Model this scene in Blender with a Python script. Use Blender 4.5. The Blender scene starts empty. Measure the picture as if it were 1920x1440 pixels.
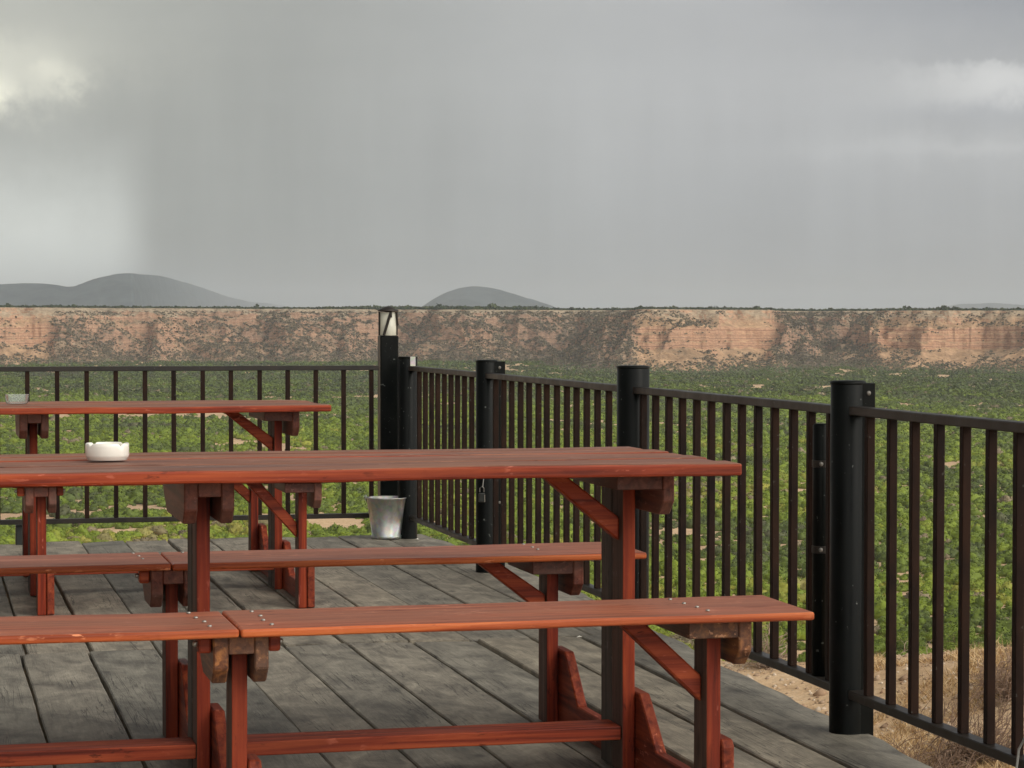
import bpy, bmesh, math, random
import numpy as np
from mathutils import Vector, Matrix, noise as mnoise

S = bpy.context.scene
COL = S.collection
random.seed(7)
rng = np.random.default_rng(7)

# ------------------------------------------------------------------ camera
CAM_H = 1.0694
YAW, PITCH, ROLL, FPX = 0.2456, 0.0265, 0.0012, 4403.3
cy, sy, cp, sp = math.cos(YAW), math.sin(YAW), math.cos(PITCH), math.sin(PITCH)
F = Vector((sy*cp, cy*cp, -sp)); R = Vector((cy, -sy, 0)); U = R.cross(F)
R2 = R*math.cos(ROLL) + U*math.sin(ROLL); U2 = -R*math.sin(ROLL) + U*math.cos(ROLL)
cam = bpy.data.cameras.new('camera'); co = bpy.data.objects.new('camera', cam); COL.objects.link(co)
m = Matrix.Identity(4)
for i in range(3):
    m[i][0] = R2[i]; m[i][1] = U2[i]; m[i][2] = -F[i]
m[2][3] = CAM_H
co.matrix_world = m
cam.sensor_width = 36; cam.lens = FPX*36/1920; cam.clip_start = .05; cam.clip_end = 60000
S.camera = co

# ------------------------------------------------------------------ view
S.view_settings.view_transform = 'Standard'; S.view_settings.look = 'None'
S.view_settings.exposure = 0; S.view_settings.gamma = 1
S.cycles.max_bounces = 6; S.cycles.diffuse_bounces = 3; S.cycles.glossy_bounces = 3
S.cycles.transmission_bounces = 6; S.cycles.transparent_max_bounces = 8; S.cycles.volume_bounces = 1
S.cycles.use_adaptive_sampling = True; S.cycles.adaptive_threshold = .012

# ------------------------------------------------------------------ node maths helper
class E:
    """a socket with arithmetic"""
    nt = None
    def __init__(s, v): s.v = v
    @staticmethod
    def op(o, *a, clamp=False):
        n = E.nt.nodes.new('ShaderNodeMath'); n.operation = o; n.use_clamp = clamp
        for i, x in enumerate(a):
            x = x.v if isinstance(x, E) else x
            if isinstance(x, (int, float)): n.inputs[i].default_value = x
            else: E.nt.links.new(x, n.inputs[i])
        return E(n.outputs[0])
    def __add__(s, o): return E.op('ADD', s, o)
    __radd__ = __add__
    def __mul__(s, o): return E.op('MULTIPLY', s, o)
    __rmul__ = __mul__
    def __sub__(s, o): return E.op('SUBTRACT', s, o)
    def __rsub__(s, o): return E.op('SUBTRACT', o, s)
    def __truediv__(s, o): return E.op('DIVIDE', s, o)
def sstep(x, a, b):
    n = E.nt.nodes.new('ShaderNodeMapRange'); n.interpolation_type = 'SMOOTHSTEP'
    E.nt.links.new(x.v, n.inputs[0])
    if a < b: vals = (a, b, 0, 1)
    else: vals = (b, a, 1, 0)
    for i, v in enumerate(vals): n.inputs[i+1].default_value = v
    return E(n.outputs[0])
def gauss(u, v, u0, v0, su, sv):
    a = (u-u0)/su; b = (v-v0)/sv
    return E.op('POWER', 2.71828, (a*a + b*b)*-0.5)
def enoise(vec, scale, detail=3, rough=.5):
    n = E.nt.nodes.new('ShaderNodeTexNoise'); n.inputs['Scale'].default_value = scale
    n.inputs['Detail'].default_value = detail; n.inputs['Roughness'].default_value = rough
    E.nt.links.new(vec, n.inputs['Vector']); return E(n.outputs[0])
def rgb(r, g, b):
    n = E.nt.nodes.new('ShaderNodeCombineColor')
    for i, x in enumerate((r, g, b)):
        x = x.v if isinstance(x, E) else x
        if isinstance(x, (int, float)): n.inputs[i].default_value = x
        else: E.nt.links.new(x, n.inputs[i])
    return n.outputs[0]

# ------------------------------------------------------------------ world: storm sky
SUN_AZ, SUN_EL = math.radians(138), math.radians(36)      # compass bearing from +Y, clockwise
W = bpy.data.worlds.new('World'); S.world = W; W.use_nodes = True
nt = W.node_tree; nt.nodes.clear(); E.nt = nt
sky = nt.nodes.new('ShaderNodeTexSky'); sky.sky_type = 'NISHITA'; sky.sun_disc = False
sky.sun_elevation = SUN_EL; sky.sun_rotation = SUN_AZ
tc = nt.nodes.new('ShaderNodeTexCoord'); sep = nt.nodes.new('ShaderNodeSeparateXYZ')
nt.links.new(tc.outputs['Generated'], sep.inputs[0])
dx, dy, dz = (E(o) for o in sep.outputs)
az = E.op('ARCTAN2', dx, dy); el = E.op('ARCSINE', dz)
cmb = nt.nodes.new('ShaderNodeCombineXYZ')
nt.links.new(az.v, cmb.inputs[0]); nt.links.new(el.v, cmb.inputs[1])
n1 = enoise(cmb.outputs[0], 22, 6, .6); n2 = enoise(cmb.outputs[0], 70, 6, .65)
sc2 = nt.nodes.new('ShaderNodeVectorMath'); sc2.operation = 'MULTIPLY'; sc2.inputs[1].default_value = (1, .12, 1)
nt.links.new(cmb.outputs[0], sc2.inputs[0]); streak = enoise(sc2.outputs[0], 30, 4, .6)
sc3 = nt.nodes.new('ShaderNodeVectorMath'); sc3.operation = 'MULTIPLY'; sc3.inputs[1].default_value = (.35, 1.6, 1)
nt.links.new(cmb.outputs[0], sc3.inputs[0]); flat = enoise(sc3.outputs[0], 14, 4, .55)
# u, v: degrees-like cloud coordinates (1 unit = 1/4400 rad), u to the east, v down from 7.9 degrees of elevation
u = (az-YAW)*4400 + 960; v = 604-el*4400
ud = u + (n1-.5)*150 + (n2-.5)*90; vd = v + (n1-.5)*80 + (n2-.5)*70
t = sstep(u, 100, 1500)
core = gauss(u, v, 470, 330, 240, 400)
dim = 1.0 - core*.13 + gauss(u, v, 1150, 230, 210, 260)*.05 + (flat-.5)*.22 + (streak-.5)*.34*sstep(v, 20, 300)
lo = sstep(v, 250, 604)
br = .408 + t*.045 - lo*.080 - lo*t*.01
r_ = (br + .008)*dim; g_ = (br + .020 - t*.004)*dim; b_ = (br - .010 + t*.034)*dim
col1 = gauss(ud, vd, -30, 188, 62, 24)*.62 + gauss(ud, vd, 128, 160, 34, 20)*.26 + gauss(ud, vd, 10, 125, 120, 36)*.22 + gauss(ud, vd, -60, 60, 260, 110)*.10
curt = sstep(u + (streak-.5)*60 + (n1-.5)*60, 310, 198)*sstep(v + (n1-.5)*140, 230, 500)*.43 + sstep(u, 320, 120)*sstep(v, 120, 320)*.03
dark = sstep(vd, 170, -40)*sstep(ud, 1250, 2000)
cl2 = (gauss(ud, vd, 1870, 165, 120, 40)*.23)*sstep(vd - gauss(u, v, 1890, 110, 40, 900)*4, 112, 132) + gauss(u, vd, 1820, 292, 190, 15)*.075 + gauss(u, vd, 1500, 170, 260, 60)*.03
dk2 = gauss(u, vd, 1880, 222, 150, 20)*.07
bump = dark*.13 + dk2 + (n1-.5)*.05*sstep(v, 260, 40)
r_ = r_ + col1 + curt*.98 + cl2 - bump*1.12
g_ = g_ + col1*.95 + curt*1.02 + cl2*.98 - bump*1.05
b_ = b_ + col1*.74 + curt*.97 + cl2*.92 - bump*.86
# the rest of the dome: heavier cloud above, brighter broken cloud on the sunny side behind
away = sstep(E.op('ABSOLUTE', az-.25), .45, 1.2); high = sstep(el, .16, .5)
gen = 1.0 - (1.0-away)*(1.0-high)
back = sstep(dy*-.78 + dx*.62, -.25, .95)
cloud = enoise(tc.outputs['Generated'], 3.0, 5, .6)
gb = (.16 + back*2.1)*(.6 + cloud*.8) + dz*.12
def fin(f, k):
    return f*(1.0-gen) + gb*gen*k
cloudcol = rgb(fin(r_, 1.04), fin(g_, 1.0), fin(b_, .95))
# strength 0.1 background holds the Nishita sky; clouds are scaled to it
mx = nt.nodes.new('ShaderNodeMix'); mx.data_type = 'RGBA'; mx.inputs[0].default_value = .985
vs = nt.nodes.new('ShaderNodeVectorMath'); vs.operation = 'SCALE'; vs.inputs['Scale'].default_value = 10.0
nt.links.new(cloudcol, vs.inputs[0])
nt.links.new(sky.outputs[0], mx.inputs['A']); nt.links.new(vs.outputs[0], mx.inputs['B'])
bg = nt.nodes.new('ShaderNodeBackground'); bg.inputs[1].default_value = .1
nt.links.new(mx.outputs['Result'], bg.inputs[0])
wo = nt.nodes.new('ShaderNodeOutputWorld'); nt.links.new(bg.outputs[0], wo.inputs[0])

sl = bpy.data.lights.new('sun', 'SUN'); sl.energy = 1.1; sl.angle = math.radians(30); sl.color = (1, .93, .82)
so = bpy.data.objects.new('sun', sl); COL.objects.link(so)
sd = Vector((math.sin(SUN_AZ)*math.cos(SUN_EL), math.cos(SUN_AZ)*math.cos(SUN_EL), math.sin(SUN_EL)))
so.rotation_euler = sd.to_track_quat('Z', 'Y').to_euler()

# ------------------------------------------------------------------ object helpers
def tag(o, label=None, cat=None, group=None, kind=None):
    if label: o['label'] = label
    if cat: o['category'] = cat
    if group: o['group'] = group
    if kind: o['kind'] = kind
    return o
def empty(name, loc=(0, 0, 0), rz=0, **k):
    o = bpy.data.objects.new(name, None); COL.objects.link(o); o.location = loc; o.rotation_euler = (0, 0, rz)
    o.empty_display_size = .1
    return tag(o, **k)
def link(name, bm, mats, parent=None, smooth=False, **k):
    me = bpy.data.meshes.new(name); bm.normal_update(); bm.to_mesh(me); bm.free()
    if not isinstance(mats, (list, tuple)): mats = [mats]
    for mm in mats: me.materials.append(mm)
    if smooth:
        for p in me.polygons: p.use_smooth = True
    o = bpy.data.objects.new(name, me); COL.objects.link(o)
    if parent: o.parent = parent
    return tag(o, **k)
def copy_tree(o, parent=None):
    c = o.copy(); COL.objects.link(c)
    if parent: c.parent = parent
    for ch in list(o.children): copy_tree(ch, c)
    return c
def abox(bm, x0, x1, y0, y1, z0, z1, bev=.003, seg=2, cuts=0, wob=0, mi=0):
    """bevelled box, optionally cut along its longest side and made slightly uneven"""
    t = bmesh.new(); bmesh.ops.create_cube(t, size=1)
    for q in t.verts: q.co = Vector(((x0+x1)/2+q.co.x*(x1-x0), (y0+y1)/2+q.co.y*(y1-y0), (z0+z1)/2+q.co.z*(z1-z0)))
    if bev: bmesh.ops.bevel(t, geom=t.edges[:], offset=bev, segments=seg, affect='EDGES', profile=.5)
    if cuts:
        ax = max(range(3), key=lambda i: (x1-x0, y1-y0, z1-z0)[i]); lo = (x0, y0, z0)[ax]; hi = (x1, y1, z1)[ax]
        for k in range(1, cuts):
            p = [0, 0, 0]; p[ax] = lo+(hi-lo)*k/cuts; n = [0, 0, 0]; n[ax] = 1
            bmesh.ops.bisect_plane(t, geom=t.verts[:]+t.edges[:]+t.faces[:], plane_co=p, plane_no=n)
        s = random.random()*50
        for q in t.verts:
            c = q.co; c2 = Vector((c.x*2.2+s, c.y*2.2, c.z*2.2)); n = mnoise.noise_vector(c2)*wob + mnoise.noise_vector(c2*5)*wob*.35
            n[ax] = 0; q.co = c+n
    for f in t.faces: f.material_index = mi
    me = bpy.data.meshes.new('t'); t.to_mesh(me); t.free(); bm.from_mesh(me); bpy.data.meshes.remove(me)
def poly_prism(bm, pts, axis, a, b, bev=.002):
    """extrude a 2-D outline along axis (0: outline in YZ, 1: in XZ) between a and b"""
    t = bmesh.new()
    def P(p, w): return (w, p[0], p[1]) if axis == 0 else (p[0], w, p[1])
    v0 = [t.verts.new(P(p, a)) for p in pts]; v1 = [t.verts.new(P(p, b)) for p in pts]
    t.faces.new(v0); t.faces.new(v1[::-1]); n = len(pts)
    for i in range(n): t.faces.new((v0[i], v1[i], v1[(i+1) % n], v0[(i+1) % n]))
    bmesh.ops.recalc_face_normals(t, faces=t.faces)
    if bev: bmesh.ops.bevel(t, geom=t.edges[:], offset=bev, segments=1, affect='EDGES')
    me = bpy.data.meshes.new('t'); t.to_mesh(me); t.free(); bm.from_mesh(me); bpy.data.meshes.remove(me)
def lathe(bm, prof, n=32, cx=0, cy_=0, start=0, mi=0):
    rings = []
    for r, z in prof:
        rings.append([bm.verts.new((cx+r*math.cos(2*math.pi*i/n+start), cy_+r*math.sin(2*math.pi*i/n+start), z)) for i in range(n)] if r > 1e-6 else [bm.verts.new((cx, cy_, z))])
    for a, b in zip(rings, rings[1:]):
        for i in range(n):
            j = (i+1) % n
            if len(a) == 1 and len(b) == 1: continue
            if len(a) == 1: f = bm.faces.new((a[0], b[i], b[j]))
            elif len(b) == 1: f = bm.faces.new((a[i], b[0], a[j]))
            else: f = bm.faces.new((a[i], b[i], b[j], a[j]))
            f.material_index = mi
    bmesh.ops.recalc_face_normals(bm, faces=bm.faces)
def tube(bm, pts, r, n=6, cap=True):
    pts = [Vector(p) for p in pts]; rings = []
    rr = r if isinstance(r, (list, tuple)) else [r]*len(pts)
    for i, p in enumerate(pts):
        d = (pts[min(i+1, len(pts)-1)]-pts[max(i-1, 0)]).normalized()
        a = d.cross(Vector((0, 0, 1)) if abs(d.z) < .9 else Vector((1, 0, 0))).normalized(); b = d.cross(a)
        rings.append([bm.verts.new(p+(a*math.cos(2*math.pi*k/n)+b*math.sin(2*math.pi*k/n))*rr[i]) for k in range(n)])
    for A, B in zip(rings, rings[1:]):
        for k in range(n): bm.faces.new((A[k], A[(k+1) % n], B[(k+1) % n], B[k]))
    if cap: bm.faces.new(rings[0][::-1]); bm.faces.new(rings[-1])

# ------------------------------------------------------------------ material helpers
def newmat(name):
    mt = bpy.data.materials.new(name); mt.use_nodes = True; t = mt.node_tree; t.nodes.clear()
    b = t.nodes.new('ShaderNodeBsdfPrincipled'); o = t.nodes.new('ShaderNodeOutputMaterial'); t.links.new(b.outputs[0], o.inputs[0])
    return mt, t, b
def tex(t, kind, vec, **k):
    n = t.nodes.new(kind)
    if vec is not None: t.links.new(vec, n.inputs['Vector'])
    for a, val in k.items(): n.inputs[a.replace('_', ' ')].default_value = val
    return n
def mapping(t, scale, src='Object', rand=0, loc=(0, 0, 0)):
    c = t.nodes.new('ShaderNodeTexCoord'); mp = t.nodes.new('ShaderNodeMapping'); mp.inputs['Scale'].default_value = scale
    mp.inputs['Location'].default_value = loc
    t.links.new(c.outputs[src], mp.inputs[0])
    if rand:
        oi = t.nodes.new('ShaderNodeObjectInfo'); mu = t.nodes.new('ShaderNodeMath'); mu.operation = 'MULTIPLY'; mu.inputs[1].default_value = rand
        t.links.new(oi.outputs['Random'], mu.inputs[0]); t.links.new(mu.outputs[0], mp.inputs['Location'])
    return mp.outputs[0]
def ramp(t, fac, stops):
    n = t.nodes.new('ShaderNodeValToRGB'); e = n.color_ramp.elements
    while len(e) < len(stops): e.new(.5)
    for q, (p, c) in zip(e, stops):
        q.position = p; q.color = (*c, 1) if len(c) == 3 else c
    t.links.new(fac, n.inputs[0]); return n.outputs[0]
def mix(t, f, a, b, mode='MIX'):
    n = t.nodes.new('ShaderNodeMix'); n.data_type = 'RGBA'; n.blend_type = mode
    for s, x in ((n.inputs[0], f), (n.inputs['A'], a), (n.inputs['B'], b)):
        if isinstance(x, (int, float)): s.default_value = x
        elif isinstance(x, tuple): s.default_value = (*x, 1)
        else: t.links.new(x, s)
    return n.outputs['Result']
def bump(t, b, h, strength, dist):
    n = t.nodes.new('ShaderNodeBump'); n.inputs['Strength'].default_value = strength; n.inputs['Distance'].default_value = dist
    t.links.new(h, n.inputs['Height']); t.links.new(n.outputs[0], b.inputs['Normal'])
def g3(c): return (c, c, c)

def wood(name, axis, dark, mid, light, rough=.42, coat=.25, worn=(.2, .14, .1), wear=.35, bumpy=.5, spec=.22):
    mt, t, b = newmat(name)
    sc = [34, 34, 34]; sc[axis] = 1.3
    vec = mapping(t, sc, rand=13)
    g = tex(t, 'ShaderNodeTexNoise', vec, Scale=1.6, Detail=7, Roughness=.62, Distortion=.5).outputs[0]
    c = ramp(t, g, [(.34, dark), (.48, mid), (.66, light)])
    sc2 = [6, 6, 6]; sc2[axis] = 1.6
    big = tex(t, 'ShaderNodeTexNoise', mapping(t, sc2, rand=5), Scale=1, Detail=5, Roughness=.6).outputs[0]
    w = ramp(t, big, [(.42, g3(0)), (.62, g3(1))])
    mu = t.nodes.new('ShaderNodeMath'); mu.operation = 'MULTIPLY'; mu.inputs[1].default_value = wear; t.links.new(w, mu.inputs[0])
    c = mix(t, mu.outputs[0], c, worn)
    isl = t.nodes.new('ShaderNodeNewGeometry').outputs['Random Per Island']
    c = mix(t, .8, c, ramp(t, isl, [(0, (.72, .74, .78)), (.5, (1, 1, 1)), (1, (1.22, 1.14, 1.08))]), 'MULTIPLY')
    # knots
    sk = [9, 9, 9]; sk[axis] = 2.6
    vk = tex(t, 'ShaderNodeTexVoronoi', mapping(t, sk, rand=9), Scale=1)
    kn = ramp(t, vk.outputs['Distance'], [(.04, g3(1)), (.13, g3(0))])
    mk = t.nodes.new('ShaderNodeMath'); mk.operation = 'MULTIPLY'; mk.inputs[1].default_value = .55; t.links.new(kn, mk.inputs[0])
    c = mix(t, mk.outputs[0], c, tuple(x*.45 for x in dark))
    # scuffs and chips, and dark weather stains
    sf = [70, 70, 70]; sf[axis] = 22
    f1 = tex(t, 'ShaderNodeTexNoise', mapping(t, sf, rand=3), Scale=1.2, Detail=3, Roughness=.6).outputs[0]
    f2 = tex(t, 'ShaderNodeTexNoise', mapping(t, (5, 5, 5), rand=17), Scale=1.1, Detail=4).outputs[0]
    sm = mix(t, 1.0, ramp(t, f1, [(.60, g3(0)), (.66, g3(.6))]), ramp(t, f2, [(.50, g3(0)), (.66, g3(1))]), 'MULTIPLY')
    c = mix(t, sm, c, tuple(min(1, x*1.5+.10) for x in light))
    st_ = mix(t, 1.0, ramp(t, f1, [(.34, g3(.7)), (.42, g3(0))]), ramp(t, f2, [(.34, g3(1)), (.48, g3(0))]), 'MULTIPLY')
    c = mix(t, st_, c, tuple(x*.35 for x in dark))
    t.links.new(c, b.inputs['Base Color'])
    rr = ramp(t, big, [(.3, g3(rough-.1)), (.7, g3(min(.95, rough+.22)))]); t.links.new(rr, b.inputs['Roughness'])
    b.inputs['Coat Weight'].default_value = coat; b.inputs['Coat Roughness'].default_value = .3; b.inputs['Specular IOR Level'].default_value = spec
    bump(t, b, g, bumpy, .0012)
    return mt
RED = [wood('stained_wood_%s' % 'xyz'[i], i, (.095, .014, .007), (.235, .036, .014), (.38, .078, .026), rough=.52, coat=0, worn=(.10, .026, .015), wear=.4) for i in range(3)]
RED[2] = wood('stained_leg_wood', 2, (.075, .009, .004), (.19, .022, .007), (.32, .050, .014), rough=.5, coat=0, worn=(.09, .020, .011), wear=.4)
ORANGE = wood('worn_orange_wood', 0, (.24, .044, .014), (.46, .098, .028), (.66, .20, .060), worn=(.33, .085, .035), wear=.5, coat=.05)
TOPW = wood('faded_table_wood', 0, (.060, .022, .014), (.205, .078, .048), (.33, .148, .088), rough=.5, coat=.1, worn=(.22, .115, .075), wear=.55, bumpy=.8, spec=.14)
SEATW = wood('faded_seat_wood', 0, (.22, .060, .032), (.36, .105, .054), (.47, .165, .085), rough=.48, coat=.12, worn=(.25, .13, .09), wear=.5, bumpy=.8)
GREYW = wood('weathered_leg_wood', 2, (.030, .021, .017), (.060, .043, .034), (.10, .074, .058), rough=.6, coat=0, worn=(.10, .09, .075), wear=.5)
SIDEW = wood('weathered_shaded_leg_side', 2, (.035, .016, .011), (.085, .036, .024), (.15, .075, .05), rough=.6, coat=0, worn=(.09, .07, .055), wear=.6)  # grey-brown weathering, darkened further with shade painted into the colour
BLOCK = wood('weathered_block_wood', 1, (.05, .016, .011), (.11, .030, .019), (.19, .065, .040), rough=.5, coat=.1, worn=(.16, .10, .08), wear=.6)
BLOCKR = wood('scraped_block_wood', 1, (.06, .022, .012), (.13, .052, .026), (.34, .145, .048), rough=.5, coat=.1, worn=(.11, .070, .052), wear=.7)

def deckmat():
    mt, t, b = newmat('weathered_deck_wood')
    isl = t.nodes.new('ShaderNodeNewGeometry').outputs['Random Per Island']
    c = t.nodes.new('ShaderNodeTexCoord'); cb = t.nodes.new('ShaderNodeCombineXYZ')
    mu = t.nodes.new('ShaderNodeMath'); mu.operation = 'MULTIPLY'; mu.inputs[1].default_value = 37; t.links.new(isl, mu.inputs[0]); t.links.new(mu.outputs[0], cb.inputs[0]); t.links.new(mu.outputs[0], cb.inputs[1])
    ad = t.nodes.new('ShaderNodeVectorMath'); t.links.new(c.outputs['Object'], ad.inputs[0]); t.links.new(cb.outputs[0], ad.inputs[1])
    def mp(s):
        q = t.nodes.new('ShaderNodeMapping'); q.inputs['Scale'].default_value = s; t.links.new(ad.outputs[0], q.inputs[0]); return q.outputs[0]
    blot = tex(t, 'ShaderNodeTexNoise', mp((5, 2.6, 5)), Scale=1.9, Detail=9, Roughness=.72, Distortion=.5).outputs[0]
    grain = tex(t, 'ShaderNodeTexNoise', mp((60, 4, 60)), Scale=1.5, Detail=6, Roughness=.65, Distortion=.9).outputs[0]
    col = ramp(t, blot, [(.30, (.076, .069, .057)), (.43, (.155, .142, .117)), (.56, (.245, .224, .182)), (.70, (.35, .322, .262))])
    col = mix(t, .38, col, ramp(t, grain, [(.28, g3(.38)), (.5, g3(.98)), (.75, g3(1.35))]), 'MULTIPLY')
    pb = ramp(t, isl, [(0, (.74, .77, .77)), (.5, (1.0, .99, .96)), (1, (1.20, 1.15, 1.06))]); col = mix(t, 1.0, col, pb, 'MULTIPLY')
    # fine drying cracks along the grain
    cr = tex(t, 'ShaderNodeTexNoise', mp((26, .9, 26)), Scale=1.3, Detail=3, Roughness=.5, Distortion=1.2).outputs[0]
    crk = ramp(t, cr, [(.484, g3(0)), (.499, g3(1)), (.514, g3(0))])
    msk = ramp(t, tex(t, 'ShaderNodeTexNoise', mp((3, 1.2, 3)), Scale=1.6, Detail=3).outputs[0], [(.46, g3(0)), (.56, g3(1))])
    cm = mix(t, 1.0, crk, msk, 'MULTIPLY')
    col = mix(t, cm, col, (.022, .02, .017))
    # knots and dark spots
    vk = tex(t, 'ShaderNodeTexVoronoi', mp((3.2, 1.9, 3)), Scale=1.5)
    kn = ramp(t, vk.outputs['Distance'], [(.03, g3(.75)), (.09, g3(0))]); col = mix(t, kn, col, (.045, .04, .034))
    t.links.new(col, b.inputs['Base Color']); b.inputs['Roughness'].default_value = .62
    hm = mix(t, .5, grain, cm, 'SUBTRACT'); hm2 = mix(t, .6, hm, blot, 'ADD')
    bump(t, b, hm2, .7, .003)
    return mt
DECK = deckmat()

def paintmat(name, c1, c2, rough, spec=.5, coat=0, fleck=.0):
    mt, t, b = newmat(name)
    n = tex(t, 'ShaderNodeTexNoise', mapping(t, (9, 9, 3.5), rand=7), Scale=1.5, Detail=6, Roughness=.65).outputs[0]
    c = ramp(t, n, [(.35, c1), (.65, c2)])
    if fleck:
        f = tex(t, 'ShaderNodeTexNoise', mapping(t, (60, 60, 45), rand=3), Scale=1.4, Detail=2).outputs[0]
        c = mix(t, ramp(t, f, [(.70, g3(0)), (.76, g3(fleck))]), c, (.22, .24, .22))
    t.links.new(c, b.inputs['Base Color']); b.inputs['Specular IOR Level'].default_value = spec
    t.links.new(ramp(t, n, [(.3, g3(rough-.07)), (.7, g3(rough+.12))]), b.inputs['Roughness']); b.inputs['Coat Weight'].default_value = coat
    bump(t, b, n, .25, .001)
    return mt
POSTM = paintmat('black_post_paint', (.002, .003, .0028), (.0042, .0055, .005), .36, .11, 0, .5)
RAILM = paintmat('dark_rail_paint', (.010, .009, .0075), (.022, .016, .011), .40, .40, 0, .25)
BALM = paintmat('dark_brown_baluster_paint', (.008, .0045, .0035), (.026, .012, .007), .55, .12, 0, .2)

def simple(name, col, rough=.5, metal=0, **k):
    mt, t, b = newmat(name); b.inputs['Base Color'].default_value = (*col, 1); b.inputs['Roughness'].default_value = rough; b.inputs['Metallic'].default_value = metal
    for a, x in k.items(): b.inputs[a.replace('_', ' ')].default_value = x
    return mt
CERAM = simple('white_glaze', (.82, .80, .72), .22, Coat_Weight=.4)
BOLT = simple('bolt_metal', (.42, .41, .37), .5, .9)
DARKB = simple('dark_rubber', (.012, .015, .013), .5)
SCREWM = simple('painted_screw', (.16, .155, .14), .45, .6)
GLASSM = simple('clear_glass', (.97, .99, .98), .02, Transmission_Weight=1.0, IOR=1.3)
LENS = simple('frosted_lamp_glass', (.62, .62, .52), .25, Transmission_Weight=.25, IOR=1.45)
CABLE = simple('grey_cable', (.35, .35, .33), .4)
def galv():
    mt, t, b = newmat('galvanised_steel')
    n = tex(t, 'ShaderNodeTexNoise', mapping(t, (14, 14, 9)), Scale=1.4, Detail=6, Roughness=.7).outputs[0]
    vr = tex(t, 'ShaderNodeTexVoronoi', mapping(t, (60, 60, 60)), Scale=1).outputs['Color']
    c = ramp(t, n, [(.3, (.34, .355, .335)), (.65, (.54, .55, .52))]); c = mix(t, .12, c, vr, 'OVERLAY')
    t.links.new(c, b.inputs['Base Color']); b.inputs['Metallic'].default_value = .9
    t.links.new(ramp(t, n, [(.3, g3(.30)), (.7, g3(.46))]), b.inputs['Roughness']); return mt
GALV = galv()

# ------------------------------------------------------------------ numpy noise
def vnoise(x, y, seed=0):
    xi = np.floor(x).astype(np.int64); yi = np.floor(y).astype(np.int64); fx = x-xi; fy = y-yi
    fx = fx*fx*(3-2*fx); fy = fy*fy*(3-2*fy)
    def h(a, b):
        n = (a*374761393 + b*668265263 + seed*974711) & 0xffffffff
        n = ((n ^ (n >> 13))*1274126177) & 0xffffffff
        return ((n ^ (n >> 16)) & 0xffff)/65535.
    return (h(xi, yi)*(1-fx)+h(xi+1, yi)*fx)*(1-fy)+(h(xi, yi+1)*(1-fx)+h(xi+1, yi+1)*fx)*fy
def fbm(x, y, o=4, seed=0, g=.5):
    s = 0; a = 1; n = 0
    for i in range(o): s = s+a*vnoise(x*2**i+17*i, y*2**i-9*i, seed+i); n += a; a *= g
    return s/n
def ridge(x, y, o=3, seed=0):
    s = 0; a = 1; n = 0
    for i in range(o): s = s+a*(1-np.abs(2*vnoise(x*2**i+5*i, y*2**i, seed+i)-1)); n += a; a *= .5
    return s/n
def ss(x, a, b):
    t = np.clip((x-a)/(b-a), 0, 1); return t*t*(3-2*t)
def fast_mesh(name, V, Fc, mat, smooth=False, attr=None, parent=None, **k):
    me = bpy.data.meshes.new(name); V = np.asarray(V, np.float32); Fc = np.asarray(Fc, np.int32); nf, c = Fc.shape
    me.vertices.add(len(V)); me.vertices.foreach_set('co', V.ravel())
    me.loops.add(nf*c); me.loops.foreach_set('vertex_index', Fc.ravel())
    me.polygons.add(nf); me.polygons.foreach_set('loop_start', np.arange(0, nf*c, c, dtype=np.int32))
    me.polygons.foreach_set('loop_total', np.full(nf, c, np.int32))
    if smooth: me.polygons.foreach_set('use_smooth', np.ones(nf, bool))
    me.materials.append(mat); me.update(calc_edges=True)
    if attr is not None:
        a = me.attributes.new('tint', 'FLOAT', 'FACE'); a.data.foreach_set('value', np.asarray(attr, np.float32))
    o = bpy.data.objects.new(name, me); COL.objects.link(o)
    if parent: o.parent = parent
    return tag(o, **k)
def grid_faces(n, m_):
    i = np.arange(n-1)[:, None]; j = np.arange(m_-1)[None]; a = i*m_+j
    return np.stack([a, a+m_, a+m_+1, a+1], -1).reshape(-1, 4)

# ------------------------------------------------------------------ terrain
FLOOR = -41.0
def crest(az):      # how far the hilltop the deck stands on reaches
    return 23.3 + 1.2*np.sin(az*7+1.0) + 4*ss(np.abs(az-.2), .6, 1.5)
def ground_h(x, y):
    r = np.hypot(x, y); az = np.arctan2(x, y)
    c = crest(az)
    top = -2.22 + .26*(fbm(x*.22, y*.22, 4, 3)-.5)
    # sandy knoll right of the deck
    kx, ky = x-9.4, y-18.2
    top = top + .42*np.exp(-(kx*kx/2.6+ky*ky/6)) + .30*np.exp(-((x-12.2)**2/4+(y-18.4)**2/8)) - .22*np.exp(-((x-7.4)**2/.9+(y-18)**2/7))
    s = (r-c)
    slope = -2.22 - 1.1*np.maximum(s, 0) + 1.4*(fbm(x*.12, y*.12, 4, 8)-.5)*ss(s, 0, 12)
    low = FLOOR + 3.2*(fbm(x*.006, y*.006, 3, 21)-.5)
    h = np.where(s < 0, top, np.minimum(top, slope))
    h = np.maximum(h, low)
    h = h + ss(r, 1840, 2100)*6*(y > 0)*ss(np.abs(az-.25), 1.2, .8)
    return h
nr, na = 560, 420
rr = np.concatenate([np.linspace(.3, 30, 210), np.geomspace(30.2, 110, 70), np.geomspace(112, 2500, 280), np.geomspace(2600, 22000, 40)])
aa = np.concatenate([np.linspace(-math.pi, -.05, 90, endpoint=False), np.linspace(-.05, .55, 250, endpoint=False), np.linspace(.55, math.pi, 80)])
RR, AA = np.meshgrid(rr, aa, indexing='ij'); X = RR*np.sin(AA); Y = RR*np.cos(AA)
Z = ground_h(X, Y)

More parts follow.
